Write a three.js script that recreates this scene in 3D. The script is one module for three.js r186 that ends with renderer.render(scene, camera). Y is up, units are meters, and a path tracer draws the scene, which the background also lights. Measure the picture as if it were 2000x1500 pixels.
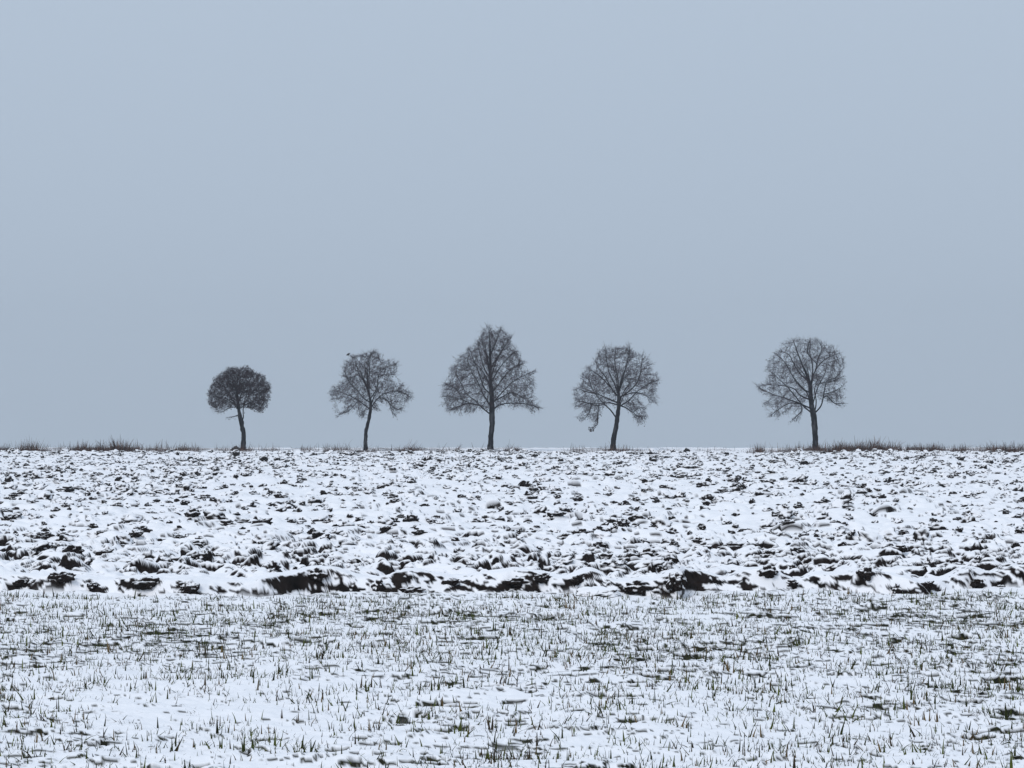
import * as THREE from 'three';
import { mergeGeometries, mergeVertices } from 'three/addons/utils/BufferGeometryUtils.js';

// ---------------------------------------------------------------- camera, sky, sun, haze
const EYE = 1.7, F = 4000;                       // eye height (m); focal length in pixels of a 2000-wide picture
const scene = new THREE.Scene();
const camera = new THREE.PerspectiveCamera(2 * Math.atan(750 / F) * 180 / Math.PI, 4 / 3, 0.1, 2000);
camera.position.set(0, EYE, 0);
camera.rotation.x = Math.atan(60 / F);
const renderer = new THREE.WebGLRenderer({ antialias: true });
renderer.toneMapping = THREE.LinearToneMapping;
renderer.toneMappingExposure = 1;
renderer.shadowMap.enabled = true;

{ // evenly overcast winter sky: about twice as bright overhead as at the horizon
  const W = 64, H = 256, data = new Float32Array(W * H * 4);
  const low = [0.427, 0.512, 0.622], rise = [0.46, 0.46, 0.46];
  for (let y = 0; y < H; y++) {
    const s = Math.max(0, Math.sin(((y + 0.5) / H - 0.5) * Math.PI));
    for (let x = 0; x < W; x++) for (let c = 0; c < 4; c++) data[(y * W + x) * 4 + c] = c < 3 ? low[c] * (1 + rise[c] * s) : 1;
  }
  const sky = new THREE.DataTexture(data, W, H, THREE.RGBAFormat, THREE.FloatType);
  sky.mapping = THREE.EquirectangularReflectionMapping;
  sky.minFilter = sky.magFilter = THREE.LinearFilter; sky.wrapS = THREE.RepeatWrapping; sky.needsUpdate = true;
  scene.background = sky; scene.environment = sky;
}
const sun = new THREE.DirectionalLight(new THREE.Color(1, 0.97, 0.93), 1.3);
sun.position.set(-40, 70, 20); sun.target.position.set(0, 0, -50);
sun.castShadow = true; sun.shadow.radius = 45;
Object.assign(sun.shadow.camera, { left: -80, right: 80, top: 80, bottom: -80, near: 1, far: 300 });
scene.add(sun, sun.target);
scene.fog = new THREE.FogExp2(new THREE.Color(0.88, 0.94, 1.0), 0.0009);

// ---------------------------------------------------------------- random numbers and noise
let seed = 12345;
function rnd() { seed = (seed + 0x6d2b79f5) | 0; let t = Math.imul(seed ^ (seed >>> 15), 1 | seed); t = (t + Math.imul(t ^ (t >>> 7), 61 | t)) ^ t; return ((t ^ (t >>> 14)) >>> 0) / 4294967296; }
const rr = (a, b) => a + (b - a) * rnd();
function hash(i, j, s) { let h = Math.imul(i, 374761393) ^ Math.imul(j, 668265263) ^ Math.imul(s, 1274126177); h = Math.imul(h ^ (h >>> 13), 1274126177); h ^= h >>> 16; h = Math.imul(h, 2246822519); return ((h ^ (h >>> 15)) >>> 0) / 4294967296; }
function noise(x, y, s = 0) { // value noise, -1..1
  const i = Math.floor(x), j = Math.floor(y); let u = x - i, v = y - j; u = u * u * u * (u * (u * 6 - 15) + 10); v = v * v * v * (v * (v * 6 - 15) + 10);
  const a = hash(i, j, s), b = hash(i + 1, j, s), c = hash(i, j + 1, s), d = hash(i + 1, j + 1, s);
  return (a + (b - a) * u + (c - a) * v + (a - b - c + d) * u * v) * 2 - 1;
}
function noise3(x, y, z, s) { const k = Math.floor(z), w = z - k, t = w * w * (3 - 2 * w); return noise(x, y, s + k * 57) * (1 - t) + noise(x, y, s + (k + 1) * 57) * t; }
const sstep = (a, b, x) => { const t = Math.min(1, Math.max(0, (x - a) / (b - a))); return t * t * (3 - 2 * t); };
const lerp = (a, b, t) => a + (b - a) * t;
function curve(pts) { return (x) => { if (x <= pts[0][0]) return pts[0][1]; for (let i = 1; i < pts.length; i++) if (x < pts[i][0]) { const [a, p] = pts[i - 1], [b, q] = pts[i], t = (x - a) / (b - a); return lerp(p, q, t * t * (3 - 2 * t)); } return pts[pts.length - 1][1]; }; }

// ---------------------------------------------------------------- helpers
const used = new Map();
function numbered(name) { const n = used.get(name) ?? 0; used.set(name, n + 1); return n ? name + '_' + String(n).padStart(3, '0') : name; }
function shade(o) { o.castShadow = o.receiveShadow = true; return o; }
function group(name, label, category, at = [0, 0, 0], grp) {
  const g = new THREE.Group(); g.name = numbered(name); g.position.set(...at); g.userData = { label, category }; if (grp) g.userData.group = grp; scene.add(g); return g;
}
function mesh(name, geo, mat, parent, data) { const m = shade(new THREE.Mesh(geo, mat)); m.name = parent === scene ? numbered(name) : name; if (data) m.userData = data; parent.add(m); return m; }
const X = (px, d) => (px - 1000) / F * d;                       // measured from the photograph: across and up at distance d
const Y = (py, d) => EYE + (810 - py) / F * d;
const distOf = (py) => EYE * F / (py - 810);                    // distance of flat ground

const SNOW = [0.89, 0.885, 0.91], SOIL = [0.0125, 0.009, 0.008], TURF = [0.016, 0.016, 0.008];
function grain(size, seedN) { // fine relief of snow and soil
  const d = new Uint8Array(size * size * 4);
  for (let y = 0; y < size; y++) for (let x = 0; x < size; x++) {
    let h = 0, a = 0.5; for (const p of [8, 16, 32, 64, 128]) { const k = p / size, i = Math.floor(x * k), j = Math.floor(y * k), u = x * k - i, v = y * k - j; const g = (m, n) => hash(m % p, n % p, seedN + p); h += a * lerp(lerp(g(i, j), g(i + 1, j), u), lerp(g(i, j + 1), g(i + 1, j + 1), u), v); a *= 0.62; }
    d.set([h * 180, h * 180, h * 180, 255], (y * size + x) * 4);
  }
  const t = new THREE.DataTexture(d, size, size); t.wrapS = t.wrapT = THREE.RepeatWrapping; t.magFilter = t.minFilter = THREE.LinearFilter; t.needsUpdate = true; return t;
}
const groundMat = new THREE.MeshPhysicalMaterial({ specularIntensity: 0.15, color: 0xffffff, vertexColors: true, roughness: 0.9, bumpMap: grain(512, 3), bumpScale: 0.003 });
const clodMat = new THREE.MeshPhysicalMaterial({ specularIntensity: 0.15, color: 0xffffff, vertexColors: true, roughness: 0.92 });

// ---------------------------------------------------------------- the ground
function domes(x, d, c, s, prob, hmin, hmax, ax, fr) { // lumps with a steep side towards the grass and a gentle back, as a plough turns them
  const i0 = Math.floor(x / c), j0 = Math.floor(d / c); let best = 0;
  for (let i = i0 - 1; i <= i0 + 1; i++) for (let j = j0 - 1; j <= j0 + 1; j++) {
    if (hash(i, j, s) > prob) continue;
    const a = c * (0.3 + 0.38 * hash(i, j, s + 2)) * ax, bb = c * (0.4 + 0.45 * hash(i, j, s + 3)), bf = bb * fr * (0.6 + 0.8 * hash(i, j, s + 4));
    let dx = x - (i + 0.2 + 0.6 * hash(i, j, s + 5)) * c, dd = d - (j + 0.2 + 0.6 * hash(i, j, s + 6)) * c;
    const t = (hash(i, j, s + 7) - 0.5) * 1.1; dd += dx * t * 0.6;
    const e = dx * dx / (a * a) + (dd < 0 ? dd * dd / (bf * bf) : dd * dd / (bb * bb));
    if (e < 1) { const h = (hmin + (hmax - hmin) * hash(i, j, s + 8)) * sstep(0, 0.85, 1 - e); if (h > best) best = h; }
  }
  return best;
}
// foot and crest of the first turned furrow, read off the photograph
const footPx = curve([[-400, 1150], [0, 1149], [150, 1152], [300, 1158], [380, 1161], [500, 1157], [620, 1150], [750, 1152], [900, 1149], [1000, 1150], [1130, 1152], [1250, 1158], [1320, 1160], [1345, 1147], [1500, 1148], [1600, 1147], [1680, 1152], [1780, 1156], [1880, 1147], [2000, 1142], [2400, 1148]]);
const topPx = curve([[-400, 1120], [0, 1121], [100, 1120], [200, 1126], [300, 1119], [370, 1121], [480, 1125], [550, 1115], [640, 1106], [720, 1124], [735, 1126], [800, 1110], [900, 1125], [960, 1115], [1020, 1109], [1100, 1124], [1150, 1108], [1200, 1128], [1260, 1122], [1310, 1106], [1380, 1117], [1420, 1128], [1460, 1111], [1500, 1109], [1560, 1132], [1600, 1121], [1690, 1110], [1740, 1117], [1800, 1135], [1830, 1132], [1900, 1110], [1950, 1120], [2000, 1107], [2400, 1115]]);
const foot = (x) => distOf(footPx(1000 + x / 20 * F));
const crestH = (x) => Math.max(0.06, Y(topPx(1000 + x / 20.3 * F), 20.3));
function lie(d) { // the land: level to the farm road, then falling away behind the crest
  return d < 97 ? -0.11 * sstep(30, 100, d) : d < 103 ? -0.1 : d < 123 ? -0.1 - 0.00085 * (d - 103) ** 2 : -0.44 - 0.034 * (d - 123);
}
function swell(x, d) { return 0.06 * noise(x * 0.16, d * 0.09, 71) * sstep(24, 40, d); }
function saw(u, fr) { const t = u - Math.floor(u); return t < fr ? sstep(0, fr, t) : 1 - (t - fr) / (1 - fr); }
function lips(x, d) { // little broken ledges of snow that face the camera
  const m1 = Math.max(0, noise(x * 2.3, d * 3.1, 401) + 0.25 * noise(x * 7, d * 9, 402) - 0.27), m2 = Math.max(0, noise(x * 5, d * 6.5, 403) + 0.3 * noise(x * 15, d * 18, 404) - 0.26), m3 = Math.max(0, noise(x * 11, d * 14, 405) - 0.25);
  return 0.036 * m1 * saw(d * 3.1 + 1.1 * noise(x * 1.7, d * 1.1, 406) + 0.75 * noise(x * 5, d * 4, 407) + 0.25 * noise(x * 15, d * 12, 408), 0.15)
    + 0.024 * m2 * saw(d * 6.7 + 1.4 * noise(x * 2.6, d * 2.1, 409) + 0.8 * noise(x * 10, d * 9, 410), 0.2) + 0.016 * m3 * saw(d * 14 + 1.5 * noise(x * 6, d * 5, 411), 0.3);
}
function meadowH(x, d) {
  const patch = 0.5 + 0.5 * noise(x * 0.7, d * 0.5, 13);
  let h = 0.024 * noise(x * 1.3, d * 1.9, 14) + 0.012 * noise(x * 4, d * 7, 15) + 0.005 * noise(x * 14, d * 19, 16) + 0.0025 * noise(x * 33, d * 40, 19) - 0.03;
  h += lips(x, d) * (0.55 + 0.6 * patch);
  const hole = noise(x * 3.1, d * 4.3, 17) + 0.5 * noise(x * 8, d * 12, 18);
  h -= 0.03 * sstep(0.62, 0.95, hole) * patch;
  return h;
}
function ploughH(x, d, s) { // s = distance behind the furrow's foot
  const wx = x + 0.13 * noise(x * 2.4, d * 2.4, 21) + 0.008 * noise(x * 8, d * 8, 22), wd = d + 0.13 * noise(x * 2.4, d * 2.4, 23) + 0.008 * noise(x * 7, d * 8, 24);
  const row = 2 * saw((wd + 0.3 * noise(x * 0.4, d * 0.4, 25)) / 0.7, 0.4) - 1, far = sstep(2, 12, s);
  const near = 1 - sstep(0, 3.5, s);
  let h = -0.01 + 0.03 * row * (0.6 + 0.5 * noise(x * 0.5, d * 0.6, 30)) + 0.025 * noise(x * 1.1, d * 1.7, 26) + 0.02 * noise(x * 4, d * 5, 27) + (1 - far) * (0.008 * noise(x * 12, d * 13, 28) + 0.002 * noise(x * 26, d * 28, 29));
  h += domes(wx, wd, 0.62, 500, 0.34 + 0.2 * near, 0.04, 0.15, 1.3, 0.8) * (0.6 + 0.25 * near) + domes(wx, wd, 0.3, 530, 0.5, 0.03, 0.1, 1.2, 0.75) * (1 - 0.4 * far) + domes(wx, wd, 0.14, 560, 0.55, 0.02, 0.055, 1.15, 0.8) * (1 - far);
  if (s < 2.2) {
    const lump = 0.05 * noise(x * 3.2, 3, 31) + 0.035 * noise(x * 8, d * 8, 32) + 0.022 * noise(x * 19, d * 19, 33);
    const rise = sstep(0, 0.17 + 0.05 * noise(x * 2, 9, 34), s + lump * 0.7 * sstep(-0.02, 0.05, s));
    const H = crestH(x), top = H * (rise * 0.93 + 0.07 * sstep(0.1, 0.42, s)) + 0.012 * noise(x * 6, d * 8, 35) * rise + 0.006 * noise(x * 22, d * 26, 36);
    const k = sstep(0.4, 1.0 + 0.3 * noise(x * 0.9, 2, 37), s);
    h = lerp(top - 0.06 * (1 - rise), h, k);
  }
  return h + swell(x, d) + 0.035 * noise(x * 0.55, 3, 38) * sstep(88, 96, d) + lie(d);
}
function sheet(name, half, rows, cols, at, height, bareAt, dark) { // rows: list of s; at(x, s) = distance; a fan of strips that widens with distance
  const n = rows.length, pos = new Float32Array(n * cols * 3), col = new Float32Array(n * cols * 3), uv = new Float32Array(n * cols * 2), idx = new Uint32Array((n - 1) * (cols - 1) * 6);
  let p = 0, q = 0;
  for (let r = 0; r < n; r++) for (let c = 0; c < cols; c++) {
    const u = (c / (cols - 1) * 2 - 1), d0 = at(0, rows[r]), x = u * (half * d0 + 1), d = at(x, rows[r]), s = rows[r], i = r * cols + c;
    const h = height(x, d, s), e = Math.max(0.012, d * 0.0007);
    const gd = (height(x, d + e, s + e) - h) / e, gx = (height(x + e, d, s) - h) / e;
    const bare = bareAt(x, d, s, Math.hypot(gd, gx), gd, h);
    pos[i * 3] = x; pos[i * 3 + 1] = h; pos[i * 3 + 2] = -d; uv[i * 2] = x; uv[i * 2 + 1] = d + 1.4 * h;
    const v = 1 + 0.55 * noise(x * 9, d * 9 + h * 12, 8) + 0.7 * (hash(r, c, 9) - 0.5);
    for (let k = 0; k < 3; k++) col[i * 3 + k] = lerp(SNOW[k], dark[k] * v, bare);
    if (r < n - 1 && c < cols - 1) { idx.set([i, i + 1, i + cols, i + 1, i + cols + 1, i + cols], q); q += 6; }
    p++;
  }
  const g = new THREE.BufferGeometry();
  g.setAttribute('position', new THREE.BufferAttribute(pos, 3)); g.setAttribute('color', new THREE.BufferAttribute(col, 3)); g.setAttribute('uv', new THREE.BufferAttribute(uv, 2)); g.setIndex(new THREE.BufferAttribute(idx, 1)); g.computeVertexNormals();
  return g;
}
function ramp(from, to, step) { const out = []; for (let d = from; d < to; d += step(d)) out.push(d); out.push(to); return out; }

{ // the wide plain under and around the detailed strips
  const g = new THREE.BufferGeometry(), P = [], I = [], ds = [-200, -60, -20, 0, 8, 60, 101, 104, 112, 123, 160, 260, 420], n = 17;
  for (const d of ds) for (let i = 0; i < n; i++) P.push((i / (n - 1) * 2 - 1) * 300, -0.22 + lie(d), -d);
  for (let r = 0; r < ds.length - 1; r++) for (let i = 0; i < n - 1; i++) { const a = r * n + i; I.push(a, a + 1, a + n, a + 1, a + n + 1, a + n); }
  g.setAttribute('position', new THREE.Float32BufferAttribute(P, 3)); g.setAttribute('uv', new THREE.Float32BufferAttribute(P.flatMap((v, i) => i % 3 === 0 ? [v, P[i + 2]] : []), 2)); g.setIndex(I); g.computeVertexNormals();
  mesh('ground', g, new THREE.MeshPhysicalMaterial({ specularIntensity: 0.15, color: new THREE.Color().setRGB(...SNOW), roughness: 0.9 }), scene, { kind: 'structure' });
}
const meadow = mesh('meadow', sheet('meadow', 0.3, ramp(8.6, 20.9, (d) => d * 0.0024), 780, (x, s) => s, meadowH, (x, d, s, g, gd, h) => {
  const t = 0.42 - 0.14 * sstep(12.5, 15, d) * (1 - sstep(17.8, 19, d)) + 0.22 * noise(x * 6, d * 9 + h * 20, 41) + 0.2 * noise(x * 22, d * 22 + h * 70, 42) - 0.16 * noise(x * 0.8, d * 0.8, 44);
  const hole = noise(x * 3.1, d * 4.3, 17) + 0.5 * noise(x * 8, d * 12, 18);
  return Math.max(sstep(t, t + 0.15, g * (gd > 0 ? 1 : 0.3)), 0.95 * sstep(0.95, 1.1, hole + 0.25 * noise(x * 25, d * 40, 43)) * sstep(-0.2, 0.3, noise(x * 0.7, d * 0.5, 13)));
}, TURF), groundMat, scene, { kind: 'structure' });
const field = new THREE.Group(); field.name = 'ploughed_field'; field.userData = { kind: 'structure' }; scene.add(field);
mesh('turned_soil', sheet('plough', 0.3, ramp(-0.03, 77.5, (s) => s < 0.4 ? 0.011 : s < 6 ? 0.008 + (s - 0.4) * 0.0038 : s < 14 ? 0.029 + (s - 6) * 0.0055 : (20 + s) * 0.0026), 800, (x, s) => foot(x) * (1 - Math.min(1, Math.max(0, s) / 3)) + 20 * Math.min(1, Math.max(0, s) / 3) + s, ploughH, (x, d, s, g, gd, h) => {
  const fine = 0.5 * noise(x * 8, d * 8 + h * 12, 51) + 0.35 * noise(x * 17, d * 17 + h * 16, 52), broad = noise(x * 1.3, d * 1.5, 53);
  const face = 1 - sstep(0.3, 0.8, s), t = lerp(1.0 + 0.12 * (1 - sstep(0.8, 5, s)), 0.5, face) - 0.28 * broad + 0.3 * fine, steep = sstep(t, t + 0.18, g * (gd > 0 ? 1 : 0.7));
  const clumpy = 0.02 + noise(x * 1.9, h * 5, 54) * 0.28 + noise(x * 7 + h * 6, h * 15, 55) * 0.6 + noise(x * 13 + h * 12, h * 26 + d * 3, 56) * 0.9 + noise(x * 24 + h * 20, h * 40 + d * 5, 57) * 0.6;
  return steep * lerp(1, sstep(-0.06, 0.04, clumpy), face) * sstep(0.01, 0.04, s);
}, SOIL), groundMat, field);

const growth = curve([[-200, 0.7], [20, 0.8], [70, 0.9], [82, 0.3], [92, 0.65], [124, 0.8], [132, 0.4], [138, 0.95], [245, 0.95], [310, 0.75], [330, 0.6], [420, 0.6], [470, 0.45], [520, 0.42], [600, 0.5], [690, 0.6], [716, 0.75], [780, 0.7], [850, 0.6], [910, 0.45], [955, 0.6], [1000, 0.5], [1080, 0.25], [1130, 0.5], [1210, 0.5], [1240, 0.25], [1300, 0.15], [1440, 0.2], [1475, 0.5], [1530, 0.65], [1600, 0.75], [1635, 1], [1755, 1], [1765, 0.45], [1780, 0.95], [1830, 0.8], [1850, 0.45], [1880, 0.7], [1900, 0.45], [1940, 0.85], [2000, 0.9], [2300, 0.8]]); // dry growth along the crest, by the photograph
function verge(x, d) { return lie(d) + 0.05 * noise(x * 0.7, d * 0.7, 61) + 0.02 * noise(x * 3, d * 3, 62) + 0.03 * sstep(97, 99, d) + (d < 97.2 ? -0.1 : 0); }
mesh('road_verge', sheet('verge', 0.3, ramp(97, 125, () => 0.35), 420, (x, s) => s, verge, (x, d) => 0.8 * sstep(0.5, 1.0, growth(1000 + x / d * F) * 1.1 + 0.25 * noise(x * 0.8, d * 1.4, 63) + 0.6 * noise(x * 4, d * 5, 64)), [0.03, 0.022, 0.016]), groundMat, scene, { kind: 'structure' });
function groundAt(x, d) { const s = d - foot(x); return s < 0 ? meadowH(x, d) : d > 97.3 ? verge(x, d) : ploughH(x, d, s); }

// ---------------------------------------------------------------- clods of soil lying in the ploughed field
function clodGeo(s, detail, snowFrom, rough = 0.3) {
  let g = mergeVertices(new THREE.IcosahedronGeometry(1, detail).deleteAttribute('uv').deleteAttribute('normal'));
  const p = g.attributes.position;
  for (let i = 0; i < p.count; i++) {
    const x = p.getX(i), y = p.getY(i), z = p.getZ(i);
    const cut = Math.min(1, 0.72 + 0.28 * Math.abs(noise3(x * 1.1 + s, y * 1.1, z * 1.1, s)) * 2);
    const k = cut * (1 + rough * noise3(x * 1.7, y * 1.7, z * 1.7, s + 5) + rough * 0.55 * noise3(x * 4, y * 4, z * 4, s + 6) + rough * 0.3 * noise3(x * 9, y * 9, z * 9, s + 7));
    p.setXYZ(i, x * k, y * k * 0.8, z * k);
  }
  g.computeVertexNormals();
  const n = g.attributes.normal, c = new Float32Array(p.count * 3);
  for (let i = 0; i < p.count; i++) {
    const w = sstep(snowFrom, snowFrom + 0.22, n.getY(i) + 0.3 * noise3(p.getX(i) * 3, p.getY(i) * 3, p.getZ(i) * 3, s + 8) + 0.25 * noise3(p.getX(i) * 8, p.getY(i) * 8, p.getZ(i) * 8, s + 9));
    for (let k = 0; k < 3; k++) c[i * 3 + k] = lerp(SOIL[k] * (0.5 + 1.1 * hash(i, 3, s)), SNOW[k], w);
  }
  g.setAttribute('color', new THREE.BufferAttribute(c, 3));
  return g;
}
const bigClods = []; for (let i = 0; i < 10; i++) bigClods.push(clodGeo(100 + i * 13, 8, [0.45, 0.6, 0.5, 0.85][i % 4], 0.34));
// [pixel x, pixel y of the foot, width in pixels, height in pixels] of the dark clods that stand out in the photograph
const seen = [[131, 958, 26, 11], [178, 957, 16, 9], [300, 932, 14, 6], [325, 957, 16, 9], [125, 906, 10, 5], [210, 948, 14, 8], [135, 981, 12, 8], [215, 971, 12, 6], [18, 1016, 26, 11], [66, 1013, 14, 7], [182, 1034, 18, 10], [90, 1056, 24, 12], [265, 1061, 26, 11], [378, 1023, 26, 14], [442, 1029, 32, 15], [478, 1023, 22, 8], [512, 1033, 34, 17], [570, 1022, 16, 7], [646, 1024, 24, 10], [560, 1046, 16, 7], [385, 1081, 30, 11], [420, 1092, 36, 12], [240, 1078, 26, 7], [205, 1096, 30, 14], [265, 1110, 34, 18], [645, 1099, 34, 12], [638, 998, 20, 11], [590, 944, 16, 6], [765, 1029, 28, 14], [816, 1037, 34, 15], [883, 1036, 18, 12], [926, 1037, 22, 10], [726, 1034, 18, 10], [820, 1054, 26, 9], [864, 1057, 20, 8], [1025, 952, 20, 14], [908, 897, 14, 7], [1088, 958, 16, 7], [1090, 972, 22, 8], [1040, 972, 20, 6], [1170, 1042, 20, 14], [1193, 1044, 18, 17], [1218, 1047, 26, 14], [1312, 1044, 22, 13], [1152, 1043, 22, 6], [1105, 1057, 32, 13], [1048, 1043, 20, 9], [1232, 1078, 14, 9], [1265, 1076, 30, 10], [1078, 1083, 18, 8], [1375, 1084, 26, 17], [1395, 1073, 18, 11], [1430, 1087, 42, 12], [1475, 1080, 28, 12], [1512, 1064, 16, 10], [990, 1101, 36, 9], [948, 1116, 24, 14], [1147, 1096, 24, 12], [1310, 952, 22, 7], [1335, 953, 16, 7], [1410, 964, 28, 9], [1340, 918, 18, 5], [1517, 942, 20, 4], [1455, 1043, 44, 11], [1490, 1040, 18, 12], [1437, 1012, 18, 11], [1518, 1018, 18, 8], [1642, 1048, 18, 12], [1752, 1023, 20, 13], [1830, 1028, 22, 8], [1872, 1026, 20, 8], [1760, 1050, 24, 12], [1872, 1055, 14, 9], [1580, 1116, 34, 24], [1757, 1096, 26, 11], [1823, 1092, 30, 12], [1632, 1118, 22, 9], [1690, 1154, 34, 21], [1752, 1148, 22, 18], [1815, 1120, 22, 22], [1865, 1122, 34, 16], [1905, 1141, 44, 18], [1950, 1140, 30, 12], [1810, 1157, 30, 14], [1318, 1158, 46, 28], [1245, 1155, 60, 20], [370, 1159, 46, 20], [123, 1153, 60, 18], [45, 1145, 40, 14], [290, 1157, 56, 18], [740, 1150, 24, 22], [800, 1151, 60, 12], [620, 1148, 36, 20], [1010, 1146, 60, 14], [1060, 1148, 40, 16], [1130, 1147, 40, 18], [1500, 1146, 44, 18], [1545, 1140, 30, 12], [180, 1150, 24, 10], [880, 1149, 40, 8], [1330, 935, 12, 6], [1705, 905, 14, 6], [1830, 898, 16, 5], [1900, 945, 14, 6], [1960, 960, 18, 6], [1990, 985, 12, 6], [1600, 960, 14, 6], [1655, 925, 12, 6], [1240, 905, 12, 5], [1090, 895, 14, 5], [700, 905, 12, 5], [560, 900, 12, 5], [480, 905, 12, 5], [395, 900, 10, 5], [300, 897, 14, 5], [230, 915, 12, 6], [40, 930, 12, 6], [700, 960, 14, 6], [830, 990, 16, 6], [540, 975, 18, 7], [460, 965, 12, 6], [960, 1005, 18, 7], [1180, 985, 14, 6], [1560, 1000, 18, 8], [1700, 985, 16, 7]];
function putClod(x, d, w, h, k, turn, lift) {
  const m = mesh('clod', bigClods[k % bigClods.length], clodMat, field);
  const y = groundAt(x, d);
  m.position.set(x, y + h * lift, -d); m.scale.set(w * 0.62, h * 0.85, Math.min(w, h * 1.6) * 0.6); m.rotation.y = turn;
}
seen.forEach(([px, py, w, h], i) => {
  const d0 = py > 1138 ? foot(X(px, 20)) + 0.1 : distOf(py) * 1.0 + 0.4, x = X(px, d0);
  putClod(x, d0, (py > 1138 ? 0.75 : 1) * w / F * d0, Math.max(0.05, h / F * d0), i * 7 + (i % 3), rr(-0.5, 0.5), py > 1138 ? 0.1 : 0.3);
});
for (let i = 0; i < 110; i++) { const d = 23 + 45 * Math.pow(rnd(), 1.4), x = rr(-0.25, 0.25) * d, w = rr(0.08, 0.2); putClod(x, d, w, w * rr(0.35, 0.7), Math.floor(rnd() * 10), rr(-0.8, 0.8), 0.15); }
{ // the countless small crumbs between them
  const variants = []; for (let i = 0; i < 8; i++) variants.push(clodGeo(300 + i * 17, 4, [0.4, 0.65, 0.2, 0.55, 0.05, 0.9, 0.3, 0.15][i], 0.4));
  const lists = variants.map(() => []);
  const q = new THREE.Quaternion(), e = new THREE.Euler();
  for (let i = 0; i < 24000; i++) {
    const d = Math.sqrt(lerp(20.6 ** 2, 97 ** 2, rnd())), x = rr(-0.3, 0.3) * (d + 2);
    if (noise(x * 0.6, d * 0.45, 81) + 1.3 * rnd() < 0.3) continue;
    const snowy = [2, 4, 6, 7].includes(i % 8), w = (0.018 + 0.06 * Math.pow(rnd(), 2.4) + 0.00018 * d) * (snowy ? rr(1, 2.1) : 1), h = w * rr(0.45, 1.05);
    e.set(rr(-0.4, 0.4), rr(0, 6.3), rr(-0.4, 0.4)); q.setFromEuler(e);
    lists[i % 8].push(new THREE.Matrix4().compose(new THREE.Vector3(x, groundAt(x, d) + h * rr(-0.25, 0.5), -d), q, new THREE.Vector3(w * rr(0.8, 1.35), h, w)));
  }
  lists.forEach((l, i) => { const m = new THREE.InstancedMesh(variants[i], clodMat, l.length); l.forEach((t, k) => m.setMatrixAt(k, t)); m.name = 'small_clods'; m.userData.kind = 'stuff'; shade(m); field.add(m); });
}

// ---------------------------------------------------------------- grass
function bladeGeo(w, bend, segs = 3) { // unit height, tapering, bent over in +x
  const P = [], I = [];
  for (let i = 0; i <= segs; i++) { const t = i / segs, k = w * (1 - t * 0.85) * 0.5, x = bend * t * t, y = t * (1 - 0.25 * bend * t); P.push(x, y, -k, x + k * 0.6, y, 0, x, y, k); }
  for (let i = 0; i < segs; i++) for (let k = 0; k < 2; k++) { const a = i * 3 + k; I.push(a, a + 1, a + 3, a + 1, a + 4, a + 3); }
  const g = new THREE.BufferGeometry(); g.setAttribute('position', new THREE.Float32BufferAttribute(P, 3)); g.setIndex(I); g.computeVertexNormals(); return g;
}
const blades = [0.02, 0.18, 0.4, 0.75].map((b, i) => bladeGeo([0.18, 0.165, 0.15, 0.13][i], b));
const bladeMat = new THREE.MeshPhysicalMaterial({ specularIntensity: 0.15, color: 0xffffff, roughness: 0.75, side: THREE.DoubleSide });
const tuftMat = new THREE.MeshPhysicalMaterial({ specularIntensity: 0.15, color: 0xffffff, vertexColors: true, roughness: 0.8, side: THREE.DoubleSide });
const GREENS = [[0.021, 0.026, 0.007], [0.028, 0.036, 0.008], [0.045, 0.057, 0.011], [0.07, 0.084, 0.016], [0.1, 0.068, 0.03], [0.034, 0.024, 0.013]];
const tint = (c, k) => new THREE.Color().setRGB(c[0] * k, c[1] * k, c[2] * k);
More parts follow.
